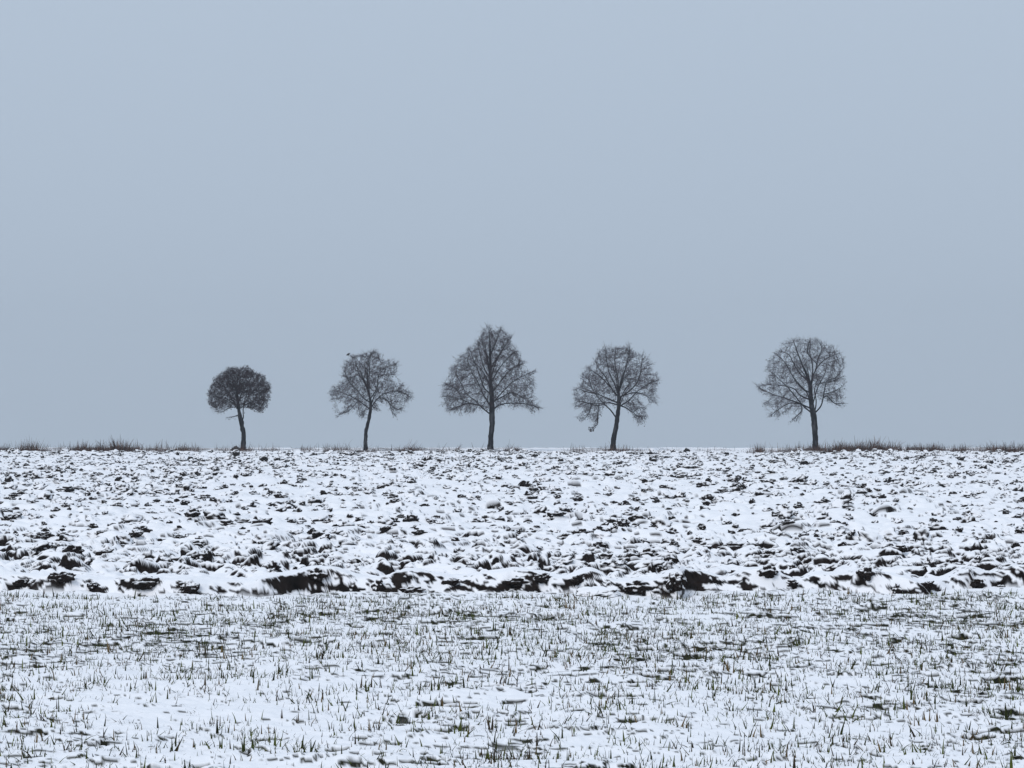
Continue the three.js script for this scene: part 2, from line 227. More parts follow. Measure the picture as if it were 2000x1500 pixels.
{
  const lists = blades.map(() => []), q = new THREE.Quaternion(), e = new THREE.Euler();
  const put = (x, d, hgt, lean, dir, c) => {
    const k = Math.floor(rnd() * 3.4);
    e.set(lean * Math.sin(dir), rr(0, 6.3), lean * Math.cos(dir)); q.setFromEuler(e);
    lists[k].push([new THREE.Matrix4().compose(new THREE.Vector3(x, meadowH(x, d) - 0.012, -d), q, new THREE.Vector3(hgt * rr(0.8, 1.2), hgt, hgt * rr(0.8, 1.2))), c]);
  };
  const hollow = (x, d) => noise(x * 3.1, d * 4.3, 17) + 0.5 * noise(x * 8, d * 12, 18);
  const dens = (x, d) => 0.31 + 0.5 * sstep(0.1, 0.8, hollow(x, d)) + 0.37 + 0.34 * noise(x * 0.5, d * 0.4, 91) + 0.7 * noise(x * 1.9, d * 1.6, 92) + 0.28 * sstep(12.5, 15, d) * (1 - sstep(17, 19, d)) - 0.2 * sstep(18.8, 19.8, d);
  for (let i = 0; i < 15500; i++) { // clumps
    const d = Math.sqrt(lerp(9 ** 2, 19.6 ** 2, rnd())), x = rr(-0.3, 0.3) * d;
    if (d > foot(x) - 0.15 - 0.5 * rnd() * rnd() || dens(x, d) < rnd() * 1.15) continue;
    const n = 2 + Math.floor(7 * rnd() * rnd()), c = GREENS[Math.floor(rnd() * 6)], R = rr(0.02, 0.1), tall = rr(0.03, 0.064) + 0.045 * Math.pow(rnd(), 4);
    for (let k = 0; k < n; k++) put(x + rr(-R, R) * 1.5, d + rr(-R, R), tall * rr(0.4, 1.15), rr(0.05, 1.15), rr(0, 6.3), tint(c, rr(0.6, 1.5)));
  }
  for (let i = 0; i < 8500; i++) { // single blades
    const d = Math.sqrt(lerp(9 ** 2, 19.7 ** 2, rnd())), x = rr(-0.3, 0.3) * d;
    if (d > foot(x) - 0.1 || dens(x, d) + 0.25 < rnd()) continue;
    put(x, d, rr(0.02, 0.055) + 0.04 * Math.pow(rnd(), 4), rr(0, 1.1), rr(0, 6.3), tint(GREENS[Math.floor(rnd() * 6)], rr(0.6, 1.4)));
  }
  const g = new THREE.Group(); g.name = 'grass'; g.userData = { label: 'short dark green grass blades poking through the snow of the foreground meadow', category: 'grass', kind: 'stuff' }; scene.add(g);
  lists.forEach((l, i) => { const m = new THREE.InstancedMesh(blades[i], bladeMat, l.length); l.forEach(([t, c], k) => { m.setMatrixAt(k, t); m.setColorAt(k, c); }); m.name = 'blades'; m.userData.kind = 'stuff'; shade(m); g.add(m); });
}
function tuft(name, label, grp, px, d, n, R, hgt, colours, lean, wide, dir = 0, y0) {
  const x = X(px, d), y = y0 ?? groundAt(x, d) - 0.015, parts = [], e = new THREE.Euler();
  for (let i = 0; i < n; i++) {
    const a = rr(0, 6.3), r = R * Math.sqrt(rnd()), g = blades[Math.floor(rnd() * 4)].clone(), h = hgt * (0.25 + 0.85 * (name === 'grass_tuft' ? rnd() : rnd() * rnd())) * (1 - 0.35 * r / R);
    const c = colours[Math.floor(rnd() * colours.length)], k = rr(0.6, 1.5), v = new Float32Array(g.attributes.position.count * 3); for (let j = 0; j < v.length; j++) v[j] = c[j % 3] * k; g.setAttribute('color', new THREE.BufferAttribute(v, 3));
    e.set(0, a + rr(-0.6, 0.6), 0);
    g.applyMatrix4(new THREE.Matrix4().compose(new THREE.Vector3(), new THREE.Quaternion().setFromEuler(e), new THREE.Vector3(h * wide, h, h * wide)));
    e.set(lean * rr(0, 1) * Math.sin(a), 0, -lean * rr(0, 1) * Math.cos(a) - dir * rr(0.6, 1.2));
    g.applyMatrix4(new THREE.Matrix4().compose(new THREE.Vector3(Math.cos(a) * r * 1.6, 0, Math.sin(a) * r), new THREE.Quaternion().setFromEuler(e), new THREE.Vector3(1, 1, 1)));
    parts.push(g);
  }
  const t = group(name, label, 'grass tuft', [x, y, -d], grp); mesh('blades', mergeGeometries(parts), tuftMat, t, { kind: 'stuff' }); return t;
}
const G1 = [[0.03, 0.036, 0.014], [0.05, 0.062, 0.02], [0.018, 0.018, 0.012], [0.012, 0.012, 0.01]], DK = [[0.016, 0.016, 0.012], [0.026, 0.028, 0.014], [0.012, 0.01, 0.01]], BR = [[0.06, 0.042, 0.028], [0.09, 0.065, 0.04], [0.03, 0.02, 0.015]];
const MT = 'grass tufts standing out of the snowy meadow';
const mt = (label, px, py, n, R, h, c, lean = 0.6) => tuft('grass_tuft', label, MT, px, distOf(py), n, R, h, c, lean, 1);
mt('green grass tuft under a small snow ledge, left part of the meadow', 348, 1301, 46, 0.09, 0.075, G1);
mt('tall bright green tuft just in front of the lone snow-capped lump', 1082, 1177, 34, 0.1, 0.1, G1, 0.4);
mt('wide dark tuft ring around a snow pillow, bottom centre', 985, 1414, 46, 0.13, 0.075, DK);
mt('pale brown withered tuft near the bottom edge, right of centre', 1012, 1464, 40, 0.06, 0.07, BR);
mt('dark splayed tuft at the bottom, left of centre', 735, 1421, 34, 0.06, 0.07, DK, 0.9);
mt('dark low tuft in a hollow, right of the bottom centre', 1186, 1409, 34, 0.06, 0.05, DK, 0.9);
mt('tall green tuft at the right of the middle of the meadow', 1506, 1296, 34, 0.08, 0.085, G1, 0.5);
mt('mossy green tuft patch below the tall green tuft at the right', 1562, 1351, 50, 0.12, 0.06, G1, 0.5);
mt('broad yellow-green tuft patch at the right, beside a dark hollow', 1797, 1287, 56, 0.14, 0.065, G1, 0.5);
mt('bushy dark green tuft close to the right edge of the picture', 1937, 1386, 50, 0.08, 0.075, G1, 0.6);
mt('thin brown tuft above the right bottom corner, in a bare hollow', 1922, 1434, 40, 0.06, 0.06, BR, 0.8);
mt('brown and green tuft by the bottom edge, right part of meadow', 1790, 1478, 34, 0.08, 0.07, BR, 0.4);
mt('dark star-shaped tuft above the bottom left corner', 252, 1404, 34, 0.05, 0.05, DK, 0.9);
mt('loose upright dark tuft near the left edge', 53, 1360, 26, 0.09, 0.075, DK, 0.5);
mt('green tuft before the big furrow clod, right of centre', 1163, 1249, 34, 0.07, 0.085, G1, 0.5);

// dry grass on the verge along the crest
const DRY = [[0.085, 0.043, 0.032], [0.13, 0.075, 0.053], [0.052, 0.027, 0.022], [0.026, 0.015, 0.015]];
const VT = 'dry grass tufts along the crest';
const vt = (label, px, n, R, h, lean = 0.35, dir = 0.1, d = 98) => tuft('dry_grass_tuft', label, VT, px, d, Math.round(n * 3.2), R * 1.2, h * 1.35, DRY, lean, 0.3, dir);
vt('brown dry grass tuft cut by the left edge of the picture', 2, 70, 0.22, 0.62);
vt('wide brown dry grass tuft second from the left edge', 62, 100, 0.4, 0.68);
vt('pointed tall dry grass tuft halfway to the leftmost tree', 232, 90, 0.2, 0.8, 0.4, 0);
vt('bushy dry grass tuft left of the pointed tall one', 158, 80, 0.25, 0.6);
vt('narrow dry grass tuft between two bushier tufts on the left', 121, 60, 0.2, 0.5);
vt('thin dry grass spike midway between the two leftmost trees', 637, 26, 0.08, 0.5, 0.3, 0);
vt('reddish dry grass tuft leaning right, right of the second tree', 797, 60, 0.2, 0.6, 0.3, 0.8);
vt('single leaning bundle of stalks left of the conical tree', 888, 22, 0.05, 0.62, 0.1, 0.75);
vt('wind-bent dry grass tuft right of the conical tree', 993, 45, 0.16, 0.6, 0.4, 0.7);
vt('compact upright dry tuft left of the rightmost tree', 1483, 80, 0.17, 0.55, 0.35, 0);
vt('dry grass tuft around the foot of the rightmost tree', 1594, 90, 0.35, 0.45, 0.5, 0, 100.2);
vt('brown dry grass tuft first to the right of the rightmost tree', 1650, 100, 0.3, 0.58);
vt('tall feathery dry grass tuft right of the rightmost tree', 1673, 70, 0.18, 0.66);
vt('dry grass tuft with one long leaning stalk, far right', 1706, 80, 0.25, 0.7, 0.2, 0.3);
vt('dense dark rounded dry tuft between thinner ones, far right', 1800, 130, 0.3, 0.5, 0.6, 0);
vt('slim dry tuft beside the dense dark rounded one', 1822, 60, 0.16, 0.55);
vt('pale brown low dry tuft in the gap at the far right', 1872, 60, 0.25, 0.45, 0.5, 0);
vt('dark dry grass tuft cut short at the right edge', 1968, 130, 0.6, 0.5, 0.5, 0.1);
{ // the thinner growth between the tufts
  const gs = [bladeGeo(0.05, 0.1), bladeGeo(0.045, 0.35), bladeGeo(0.045, 0.7)], lists = [[], [], []], q = new THREE.Quaternion(), e = new THREE.Euler();
  for (let i = 0; i < 60000; i++) {
    const px = rr(-150, 2150), d = rr(97.2, 101), x = X(px, d), w = growth(px) * (0.45 + 1.1 * noise(x * 1.3, d * 0.3, 95) + 0.35 * noise(x * 5, d * 0.6, 96));
    if (w < rnd()) continue;
    const h = 0.06 + (0.1 + 0.6 * rnd() * rnd() * rnd()) * (0.45 + 0.75 * growth(px)); e.set(rr(-0.35, 0.35), rr(0, 6.3), rr(-0.4, 0.15) - (px > 680 && px < 1100 ? 0.35 : 0)); q.setFromEuler(e);
    lists[i % 3].push([new THREE.Matrix4().compose(new THREE.Vector3(x, verge(x, d) - 0.03, -d), q, new THREE.Vector3(h, h, h * rr(0.8, 1.5))), tint(DRY[Math.floor(rnd() * 4)], rr(0.6, 1.4))]);
  }
  const g = new THREE.Group(); g.name = 'dry_grass'; g.userData = { label: 'thin reddish brown dry grass along the whole crest between the tufts', category: 'grass', kind: 'stuff' }; scene.add(g);

  lists.forEach((l, i) => { const m = new THREE.InstancedMesh(gs[i], bladeMat, l.length); l.forEach(([t, c], k) => { m.setMatrixAt(k, t); m.setColorAt(k, c); }); m.name = 'stalks'; m.userData.kind = 'stuff'; shade(m); g.add(m); });
}

// ---------------------------------------------------------------- the trees
const barkMat = new THREE.MeshPhysicalMaterial({ specularIntensity: 0.15, color: 0xffffff, vertexColors: true, roughness: 0.95 });
const twigMat = new THREE.MeshPhysicalMaterial({ specularIntensity: 0.15, color: new THREE.Color().setRGB(0.038, 0.023, 0.031), roughness: 0.95 });
const leafMat = new THREE.MeshPhysicalMaterial({ specularIntensity: 0.15, color: 0xffffff, roughness: 0.9, side: THREE.DoubleSide });
const V = (x, y, z) => new THREE.Vector3(x, y, z);
function tube(pts, radii, sides, bark, s) { // a limb through points, with uneven bark
  const P = [], N = [], C = [], I = []; let prev = V(0, 0, 1);
  pts.forEach((p, i) => {
    const t = (pts[i + 1] ?? p).clone().sub(pts[i - 1] ?? p).normalize(), a = prev.clone().sub(t.clone().multiplyScalar(prev.dot(t))).normalize(), b = t.clone().cross(a); prev = a;
    for (let k = 0; k <= sides; k++) {
      const f = k % sides / sides * 2 * Math.PI, w = bark * (0.16 * noise(k % sides * 0.9 + s, i * 0.55, s) + 0.1 * noise(k % sides * 2.1, i * 1.7, s + 1));
      const n = a.clone().multiplyScalar(Math.cos(f)).addScaledVector(b, Math.sin(f)), v = p.clone().addScaledVector(n, radii[i] * (1 + w));
      P.push(v.x, v.y, v.z); N.push(n.x, n.y, n.z);
      const c = 0.8 + 0.5 * noise(k % sides * 1.3, i * 0.8, s + 2), li = bark * sstep(0.35, 0.75, noise(k % sides * 0.8 + 9, i * 0.35, s + 3));
      C.push(lerp(0.0125 * c, 0.13, li * 0.4), lerp(0.0125 * c, 0.13, li * 0.4), lerp(0.0165 * c, 0.14, li * 0.4));
      if (i && k < sides) { const q = i * (sides + 1) + k, r = q - sides - 1; I.push(r, r + 1, q, r + 1, q + 1, q); }
    }
  });
  const g = new THREE.BufferGeometry(); g.setAttribute('position', new THREE.Float32BufferAttribute(P, 3)); g.setAttribute('normal', new THREE.Float32BufferAttribute(N, 3)); g.setAttribute('color', new THREE.Float32BufferAttribute(C, 3)); g.setIndex(I); return g;
}
function resample(pts, widths, step) {
  const c = new THREE.CatmullRomCurve3(pts, false, 'centripetal'), n = Math.max(2, Math.round(c.getLength() / step)), P = c.getSpacedPoints(n);
  return P.map((p, i) => { if (!widths) return p; const u = i / n, f = u * (widths.length - 1), k = Math.min(widths.length - 2, Math.floor(f)); return [p, lerp(widths[k], widths[k + 1], f - k)]; });
}
const inside = (poly, x, y) => { let r = false; for (let i = 0, j = poly.length - 1; i < poly.length; j = i++) { const [a, b] = poly[i], [c, d] = poly[j]; if ((b > y) !== (d > y) && x < (c - a) * (y - b) / (d - b) + a) r = !r; } return r; };
const edge = (poly, x, y) => { let m = 1e9; for (let i = 0, j = poly.length - 1; i < poly.length; j = i++) { const [a, b] = poly[i], [c, d] = poly[j], ux = c - a, uy = d - b, t = Math.min(1, Math.max(0, ((x - a) * ux + (y - b) * uy) / (ux * ux + uy * uy || 1))); m = Math.min(m, Math.hypot(x - a - t * ux, y - b - t * uy)); } return m; };
// a twig with side twigs, unit length along +y, in a few shapes
function sprayGeo(s, r) {
  const parts = []; const seg = (a, b, r0, r1) => { const d = b.clone().sub(a), g = new THREE.CylinderGeometry(r1, r0, d.length(), 3, 1, true); g.deleteAttribute('uv'); g.applyQuaternion(new THREE.Quaternion().setFromUnitVectors(V(0, 1, 0), d.clone().normalize())); g.translate((a.x + b.x) / 2, (a.y + b.y) / 2, (a.z + b.z) / 2); parts.push(g); };
  let p = V(0, 0, 0), dir = V(0, 1, 0), h = (k) => hash(k, 7, s) - 0.5;
  for (let i = 0; i < 4; i++) {
    const q = p.clone().addScaledVector(dir, 0.26); seg(p, q, r * (1 - i * 0.18), r * (0.82 - i * 0.18));
    for (let k = 0; k < 2; k++) { const o = dir.clone().add(V(h(i * 9 + k) * 2.2, 0, h(i * 9 + k + 4) * 2.2)).normalize(), L = (0.34 - i * 0.05) * (0.8 + h(i * 5 + k)), m = q.clone().addScaledVector(o, L * 0.5), o2 = o.clone().add(V(h(i + k + 50) * 0.8, 0.3, h(i + k + 60) * 0.8)).normalize(); seg(q, m, r * 0.7, r * 0.55); seg(m, m.clone().addScaledVector(o2, L * 0.6), r * 0.55, r * 0.3); }
    p = q; dir = dir.clone().add(V(h(i + 20) * 0.6, 0, h(i + 30) * 0.6)).normalize();
  }
  return mergeGeometries(parts);
}
const sprays = [1, 2, 3, 4, 5].map((s) => sprayGeo(s, 0.0115));
const leafGeo = (() => { const g = new THREE.BufferGeometry(); g.setAttribute('position', new THREE.Float32BufferAttribute([0, 0, 0, -0.42, 0.45, 0.12, 0, 1, -0.05, 0.42, 0.45, 0.12], 3)); g.setIndex([0, 2, 1, 0, 3, 2]); g.computeVertexNormals(); return g; })();

function tree(o) {
  seed = o.seed; const d = o.d, sc = o.scale, [ox, oy] = o.origin;
  const raw = ([a, b]) => [X(ox + a / sc, d), Y(oy + b / sc, d)];
  const base = raw(o.trunk[0]), g0 = groundAt(base[0], d) - 0.05;
  const at = (p) => { const [x, y] = raw(p); return [x - base[0], y - g0]; }, m = (w) => w / sc / F * d;
  const root = group('bare_tree', o.label, 'tree', [base[0], g0, -d], 'bare trees in a row on the crest');
  const nodes = []; // {p, parent, r, made}
  const addPath = (pts, widths, part, startNode) => {
    const list = resample(pts, widths, 0.09); let prev = startNode; const P = [], R = [];
    list.forEach(([p, w], i) => { if (i === 0 && startNode != null) { P.push(p); R.push(w / 2); return; } nodes.push({ p, parent: prev ?? -1, fixed: w / 2 }); prev = nodes.length - 1; P.push(p); R.push(w / 2); });
    return [P, R];
  };
  const trunkPts = o.trunk.map((p, i) => V(at(p)[0], i === 0 ? -0.05 : at(p)[1], 0.06 * noise(i * 0.7, o.seed, 5) * Math.min(i, 1)));
  const [tp, tr] = addPath(trunkPts, o.trunk.map((p) => m(p[2])), 'trunk');
  tr.forEach((r, i) => { const h = tp[i].y; tr[i] = r * (1 + 0.35 * Math.exp(-Math.max(0, h) / 0.12)); });
  mesh('trunk', tube(tp, tr, 12, 1, o.seed), barkMat, root);
  const closest = (v) => { let b = 0, bd = 1e9; nodes.forEach((n, i) => { const q = n.p.distanceTo(v); if (q < bd) { bd = q; b = i; } }); return b; };
  const limb = (pts, w0, w1) => { const s = closest(pts[0]); pts[0] = nodes[s].p.clone(); const [P, R] = addPath(pts, [Math.min(w0, nodes[s].fixed * 1.7), lerp(w0, w1, 0.55), w1], 'branch', s); mesh('branch', tube(P, R, 6, 0.5, o.seed + nodes.length), barkMat, root); };
  o.limbs.forEach((l, i) => {
    const side = (i % 2 ? 1 : -1) * (0.25 + 0.5 * hash(i, 4, o.seed)), len = l.length - 1, s0 = at(l[0]), s1 = at(l[len]), reach = Math.hypot(s1[0] - s0[0], s1[1] - s0[1]);
    const z0 = nodes[closest(V(s0[0], s0[1], 0))].p.z;
    limb(l.map((p, k) => { const [x, y] = at(p); return V(x, y, z0 + side * reach * 0.55 * k / len); }), m((o.lw ?? 22) * 0.85), m(5));
  });
  // limbs towards and away from the viewer, which the photograph shows end-on
  const poly = o.crown.map(at), xs = poly.map((p) => p[0]), ys = poly.map((p) => p[1]), x0 = Math.min(...xs), x1 = Math.max(...xs), y0 = Math.min(...ys), y1 = Math.max(...ys);
  let R = 0; for (let i = 0; i < 600; i++) { const x = rr(x0, x1), y = rr(y0, y1); if (inside(poly, x, y)) R = Math.max(R, edge(poly, x, y)); }
  for (let i = 0; i < 6; i++) { const sgn = i % 2 ? 1 : -1, hy = lerp(y0, y1, rr(0.15, 0.5)), t0 = tp.reduce((b, p) => Math.abs(p.y - hy) < Math.abs(b.y - hy) ? p : b), t = [t0.x, t0.y], x = t[0] + rr(-0.5, 0.5) * R, y = lerp(t[1], y1, rr(0.3, 0.75)); limb([V(t[0], t[1], 0), V(lerp(t[0], x, 0.4), lerp(t[1], y, 0.55), sgn * R * 0.3), V(x, y, sgn * R * rr(0.6, 0.9))], m(18), m(5)); }
  // finer branches grow towards points spread through the crown's volume
  const goals = [];
  while (goals.length < o.goals) { const x = rr(x0, x1), y = rr(y0, y1); if (!inside(poly, x, y)) continue; const e = edge(poly, x, y), hz = Math.sqrt(Math.max(0.01, Math.min(e, R) * (2 * R - Math.min(e, R)))) * 1.0; goals.push({ v: V(x, y, rr(-hz, hz)), n: -1, q: 1e9 }); }
  const limit = tp.length, step = 0.1; let from = Math.floor(limit * 0.55);
  for (let it = 0; it < 90 && goals.length; it++) {
    for (const g of goals) for (let i = from; i < nodes.length; i++) { const q = g.v.distanceToSquared(nodes[i].p); if (q < g.q) { g.q = q; g.n = i; } }
    from = nodes.length;
    const pull = new Map(); for (const g of goals) { if (g.q > 2.6) continue; const s = pull.get(g.n) ?? V(0, 0, 0); s.add(g.v.clone().sub(nodes[g.n].p).normalize()); pull.set(g.n, s); }
    for (const [i, s] of pull) { const n = nodes[i]; if ((n.kids = (n.kids ?? 0) + 1) > 4) continue; const dir = n.parent >= 0 ? n.p.clone().sub(nodes[n.parent].p).normalize() : V(0, 1, 0); s.normalize().addScaledVector(dir, 0.45).add(V(rr(-1, 1), rr(-1, 1), rr(-1, 1)).multiplyScalar(0.28)).normalize(); nodes.push({ p: n.p.clone().addScaledVector(s, step), parent: i, dir: s }); }
    for (let k = goals.length - 1; k >= 0; k--) { const g = goals[k]; let near = false; for (let i = from; i < nodes.length; i++) if (g.v.distanceToSquared(nodes[i].p) < 0.02) { near = true; break; } if (near) goals.splice(k, 1); }
    if (nodes.length === from) break;
  }
  const acc = new Float64Array(nodes.length);
  for (let i = nodes.length - 1; i >= 0; i--) { const n = nodes[i]; n.r = acc[i] ? Math.pow(acc[i], 1 / 2.4) : 0.0045; n.tip = !acc[i]; if (n.parent >= 0) acc[n.parent] += Math.pow(n.r, 2.4); }
  const fine = [];
  nodes.forEach((n) => { if (n.fixed) return; const p = nodes[n.parent], ra = Math.min(n.r * 1.25, p.fixed ?? 1, 0.03), r = Math.min(n.r, 0.028), dv = n.p.clone().sub(p.p), g = new THREE.CylinderGeometry(r, Math.min(ra, r * 1.3), dv.length() * 1.06, r > 0.012 ? 5 : 3, 1, true); g.deleteAttribute('uv'); g.applyQuaternion(new THREE.Quaternion().setFromUnitVectors(V(0, 1, 0), dv.clone().normalize())); g.translate((n.p.x + p.p.x) / 2, (n.p.y + p.p.y) / 2, (n.p.z + p.p.z) / 2); fine.push(g); });
  mesh('fine_branches', mergeGeometries(fine), twigMat, root, { kind: 'stuff' });
  // twigs
  const lists = sprays.map(() => []), leaves = [], q = new THREE.Quaternion();
  nodes.forEach((n, i) => {
    if (n.fixed ? (i < limit || n.fixed > 0.026) : n.r > 0.016) return;
    n.dir ??= n.p.clone().sub(nodes[n.parent].p).normalize();
    const times = (n.tip ? 6.5 : n.fixed ? 2.6 : 2.6) * o.twigs;
    for (let k = 0; k < times; k++) {
      if (k + 1 > times && rnd() > times - k) continue;
      const outw = n.p.clone().sub(V(0, lerp(y0, y1, 0.25), 0)).normalize(), dir = n.dir.clone().multiplyScalar(0.8).addScaledVector(outw, 0.5).add(V(rr(-1, 1), rr(-1, 1) - (o.droop ?? 0.15) * (n.p.y < lerp(y0, y1, 0.35) ? 2.2 : 0.3), rr(-1, 1)).multiplyScalar(0.65)).normalize();
      let L = rr(0.18, 0.42); const tip = n.p.clone().addScaledVector(dir, L); if (!inside(poly, tip.x, tip.y)) L *= rr(0.35, 0.85) * (o.over ?? 1);
      q.setFromUnitVectors(V(0, 1, 0), dir); q.multiply(new THREE.Quaternion().setFromAxisAngle(V(0, 1, 0), rr(0, 6.3)));
      lists[Math.floor(rnd() * 5)].push(new THREE.Matrix4().compose(n.p, q, V(L, L, L).multiply(V(Math.max(1, 0.24 / L), 1, Math.max(1, 0.24 / L)))));
      for (let b = 0; b < o.leaves; b++) if (rnd() < o.leaves - b) leaves.push(n.p.clone().addScaledVector(dir, L * rr(0.3, 1)).add(V(rr(-0.07, 0.07), rr(-0.09, 0.05), rr(-0.07, 0.07))));
    }
  });
  const cr = new THREE.Group(); cr.name = 'crown'; root.add(cr);
  lists.forEach((l, i) => { if (!l.length) return; const im = new THREE.InstancedMesh(sprays[i], twigMat, l.length); l.forEach((t, k) => im.setMatrixAt(k, t)); im.name = 'twigs'; im.userData.kind = 'stuff'; shade(im); cr.add(im); });
  (o.clumps ?? []).forEach(([cx, cy, rad, n]) => { const [x, y] = at([cx, cy]); for (let k = 0; k < n; k++) leaves.push(V(x + m(rad) * rr(-1, 1), y + m(rad) * rr(-0.8, 0.8), rr(-0.12, 0.12))); });
  if (leaves.length) { const im = new THREE.InstancedMesh(leafGeo, leafMat, leaves.length), e = new THREE.Euler(); leaves.forEach((p, k) => { e.set(rr(1.6, 4.4), rr(0, 6.3), rr(-0.6, 0.6)); const s = rr(0.035, 0.075) * (o.leafSize ?? 1); im.setMatrixAt(k, new THREE.Matrix4().compose(p, q.setFromEuler(e), V(s, s, s))); im.setColorAt(k, tint([[0.03, 0.017, 0.021], [0.045, 0.026, 0.025], [0.02, 0.014, 0.018]][k % 3], rr(0.6, 1.5))); }); im.name = 'dry_leaves'; im.userData.kind = 'stuff'; shade(im); cr.add(im); }

}
tree({ seed: 11, d: 101, origin: [380, 680], scale: 6.817, goals: 1500, twigs: 1.15, leaves: 0.75, leafSize: 1, over: 0.6, droop: 0.1, lw: 20,
  label: 'smallest tree, leftmost, with a dense rounded crown and two close stems',
  trunk: [[645, 1335, 70], [652, 1230, 64], [652, 1130, 60], [632, 1040, 60], [622, 975, 62], [604, 890, 42], [588, 790, 40], [565, 640, 26], [548, 500, 12]],
  limbs: [[[628, 985], [645, 930], [638, 860], [640, 760], [665, 640], [700, 480], [720, 350]], [[585, 830], [530, 750], [440, 680], [330, 650], [230, 620]], [[580, 800], [500, 700], [420, 560], [340, 450]], [[570, 700], [520, 560], [460, 420], [440, 320]], [[640, 800], [720, 730], [820, 700], [930, 700]], [[645, 760], [720, 650], [820, 540], [930, 470]], [[665, 640], [760, 500], [830, 400]], [[565, 650], [600, 480], [590, 320]], [[580, 880], [520, 910], [440, 920]], [[590, 800], [480, 790], [370, 850], [300, 840]], [[640, 790], [760, 790], [870, 850]]],
  crown: [[180, 570], [230, 480], [270, 400], [360, 320], [450, 262], [600, 248], [700, 236], [800, 310], [900, 365], [970, 425], [1012, 560], [1000, 670], [950, 740], [930, 800], [860, 845], [740, 800], [660, 770], [560, 780], [450, 780], [330, 820], [200, 760], [180, 660]] });
tree({ seed: 22, d: 101, origin: [620, 660], scale: 6.25, goals: 1350, twigs: 0.62, leaves: 0.55, droop: 0.3, lw: 20,
  label: 'loose ragged tree with a kinked slender trunk and a bird at its top',
  trunk: [[588, 1345, 54], [588, 1240, 50], [592, 1150, 44], [618, 1040, 40], [640, 930, 38], [650, 860, 38], [646, 760, 28], [615, 640, 20]],
  limbs: [[[640, 885], [560, 810], [480, 760], [400, 710], [320, 680], [215, 640]], [[642, 800], [570, 740], [500, 650], [440, 590], [380, 500], [345, 400]], [[618, 650], [570, 540], [500, 440], [470, 330], [430, 240], [402, 218]], [[640, 720], [630, 560], [640, 400], [640, 250], [680, 170]], [[655, 750], [720, 620], [745, 460], [800, 380], [900, 330], [955, 300]], [[655, 860], [720, 760], [800, 690], [900, 660], [1020, 660], [1140, 720]], [[760, 735], [850, 760], [890, 830], [920, 940]], [[500, 775], [430, 840], [380, 890], [250, 942]], [[880, 800], [940, 860], [1030, 880]], [[740, 480], [860, 440], [940, 450]]],
  crown: [[150, 670], [200, 580], [290, 540], [310, 480], [300, 420], [330, 330], [350, 280], [420, 220], [520, 200], [590, 168], [690, 162], [748, 178], [770, 250], [860, 280], [965, 300], [972, 380], [930, 470], [870, 490], [960, 560], [1040, 550], [1090, 640], [1165, 715], [1100, 780], [1000, 780], [1030, 880], [940, 955], [880, 860], [800, 760], [720, 800], [770, 890], [700, 870], [620, 880], [540, 990], [500, 900], [440, 870], [260, 945], [330, 850], [290, 770], [190, 750]] });
tree({ seed: 33, d: 99.3, origin: [840, 620], scale: 5.357, goals: 2100, twigs: 0.62, leaves: 0.4, droop: 0.2, lw: 20,
  label: 'tallest tree, in the middle, with a conical crown and straight leader',
  trunk: [[630, 1395, 62], [636, 1250, 54], [650, 1120, 54], [646, 1000, 58], [648, 880, 48], [640, 760, 42], [630, 640, 32], [630, 450, 24], [626, 280, 14], [616, 130, 6]],
  limbs: [[[620, 1030], [540, 940], [470, 870], [380, 800], [320, 690], [250, 560]], [[520, 925], [430, 900], [300, 850], [150, 825]], [[630, 950], [560, 810], [490, 660], [420, 540], [385, 420]], [[635, 820], [570, 740], [530, 640], [480, 500], [420, 350]], [[632, 640], [580, 560], [540, 450], [510, 330], [500, 250]], [[665, 980], [700, 930], [800, 900], [960, 900], [1060, 920], [1160, 950]], [[660, 900], [740, 840], [840, 790], [900, 800], [1000, 850], [1060, 830]], [[660, 870], [740, 800], [860, 680], [960, 620], [1075, 570]], [[650, 800], [700, 720], [760, 640], [850, 540], [970, 480]], [[645, 700], [720, 540], [800, 440], [900, 350]], [[635, 560], [700, 420], [780, 300], [855, 200]], [[630, 400], [680, 280], [740, 120]], [[470, 870], [380, 900], [280, 940], [190, 970]], [[628, 450], [570, 350], [540, 200]], [[380, 800], [280, 760], [160, 690]]],
  crown: [[130, 760], [148, 660], [210, 620], [225, 520], [300, 430], [380, 330], [450, 275], [510, 230], [540, 150], [560, 88], [620, 78], [650, 120], [740, 108], [800, 165], [862, 200], [850, 290], [920, 350], [985, 480], [940, 560], [1082, 560], [1070, 620], [1102, 680], [1060, 740], [1080, 850], [1160, 945], [1060, 990], [960, 925], [800, 930], [700, 950], [600, 970], [520, 950], [420, 1000], [300, 990], [185, 970], [140, 880]] });
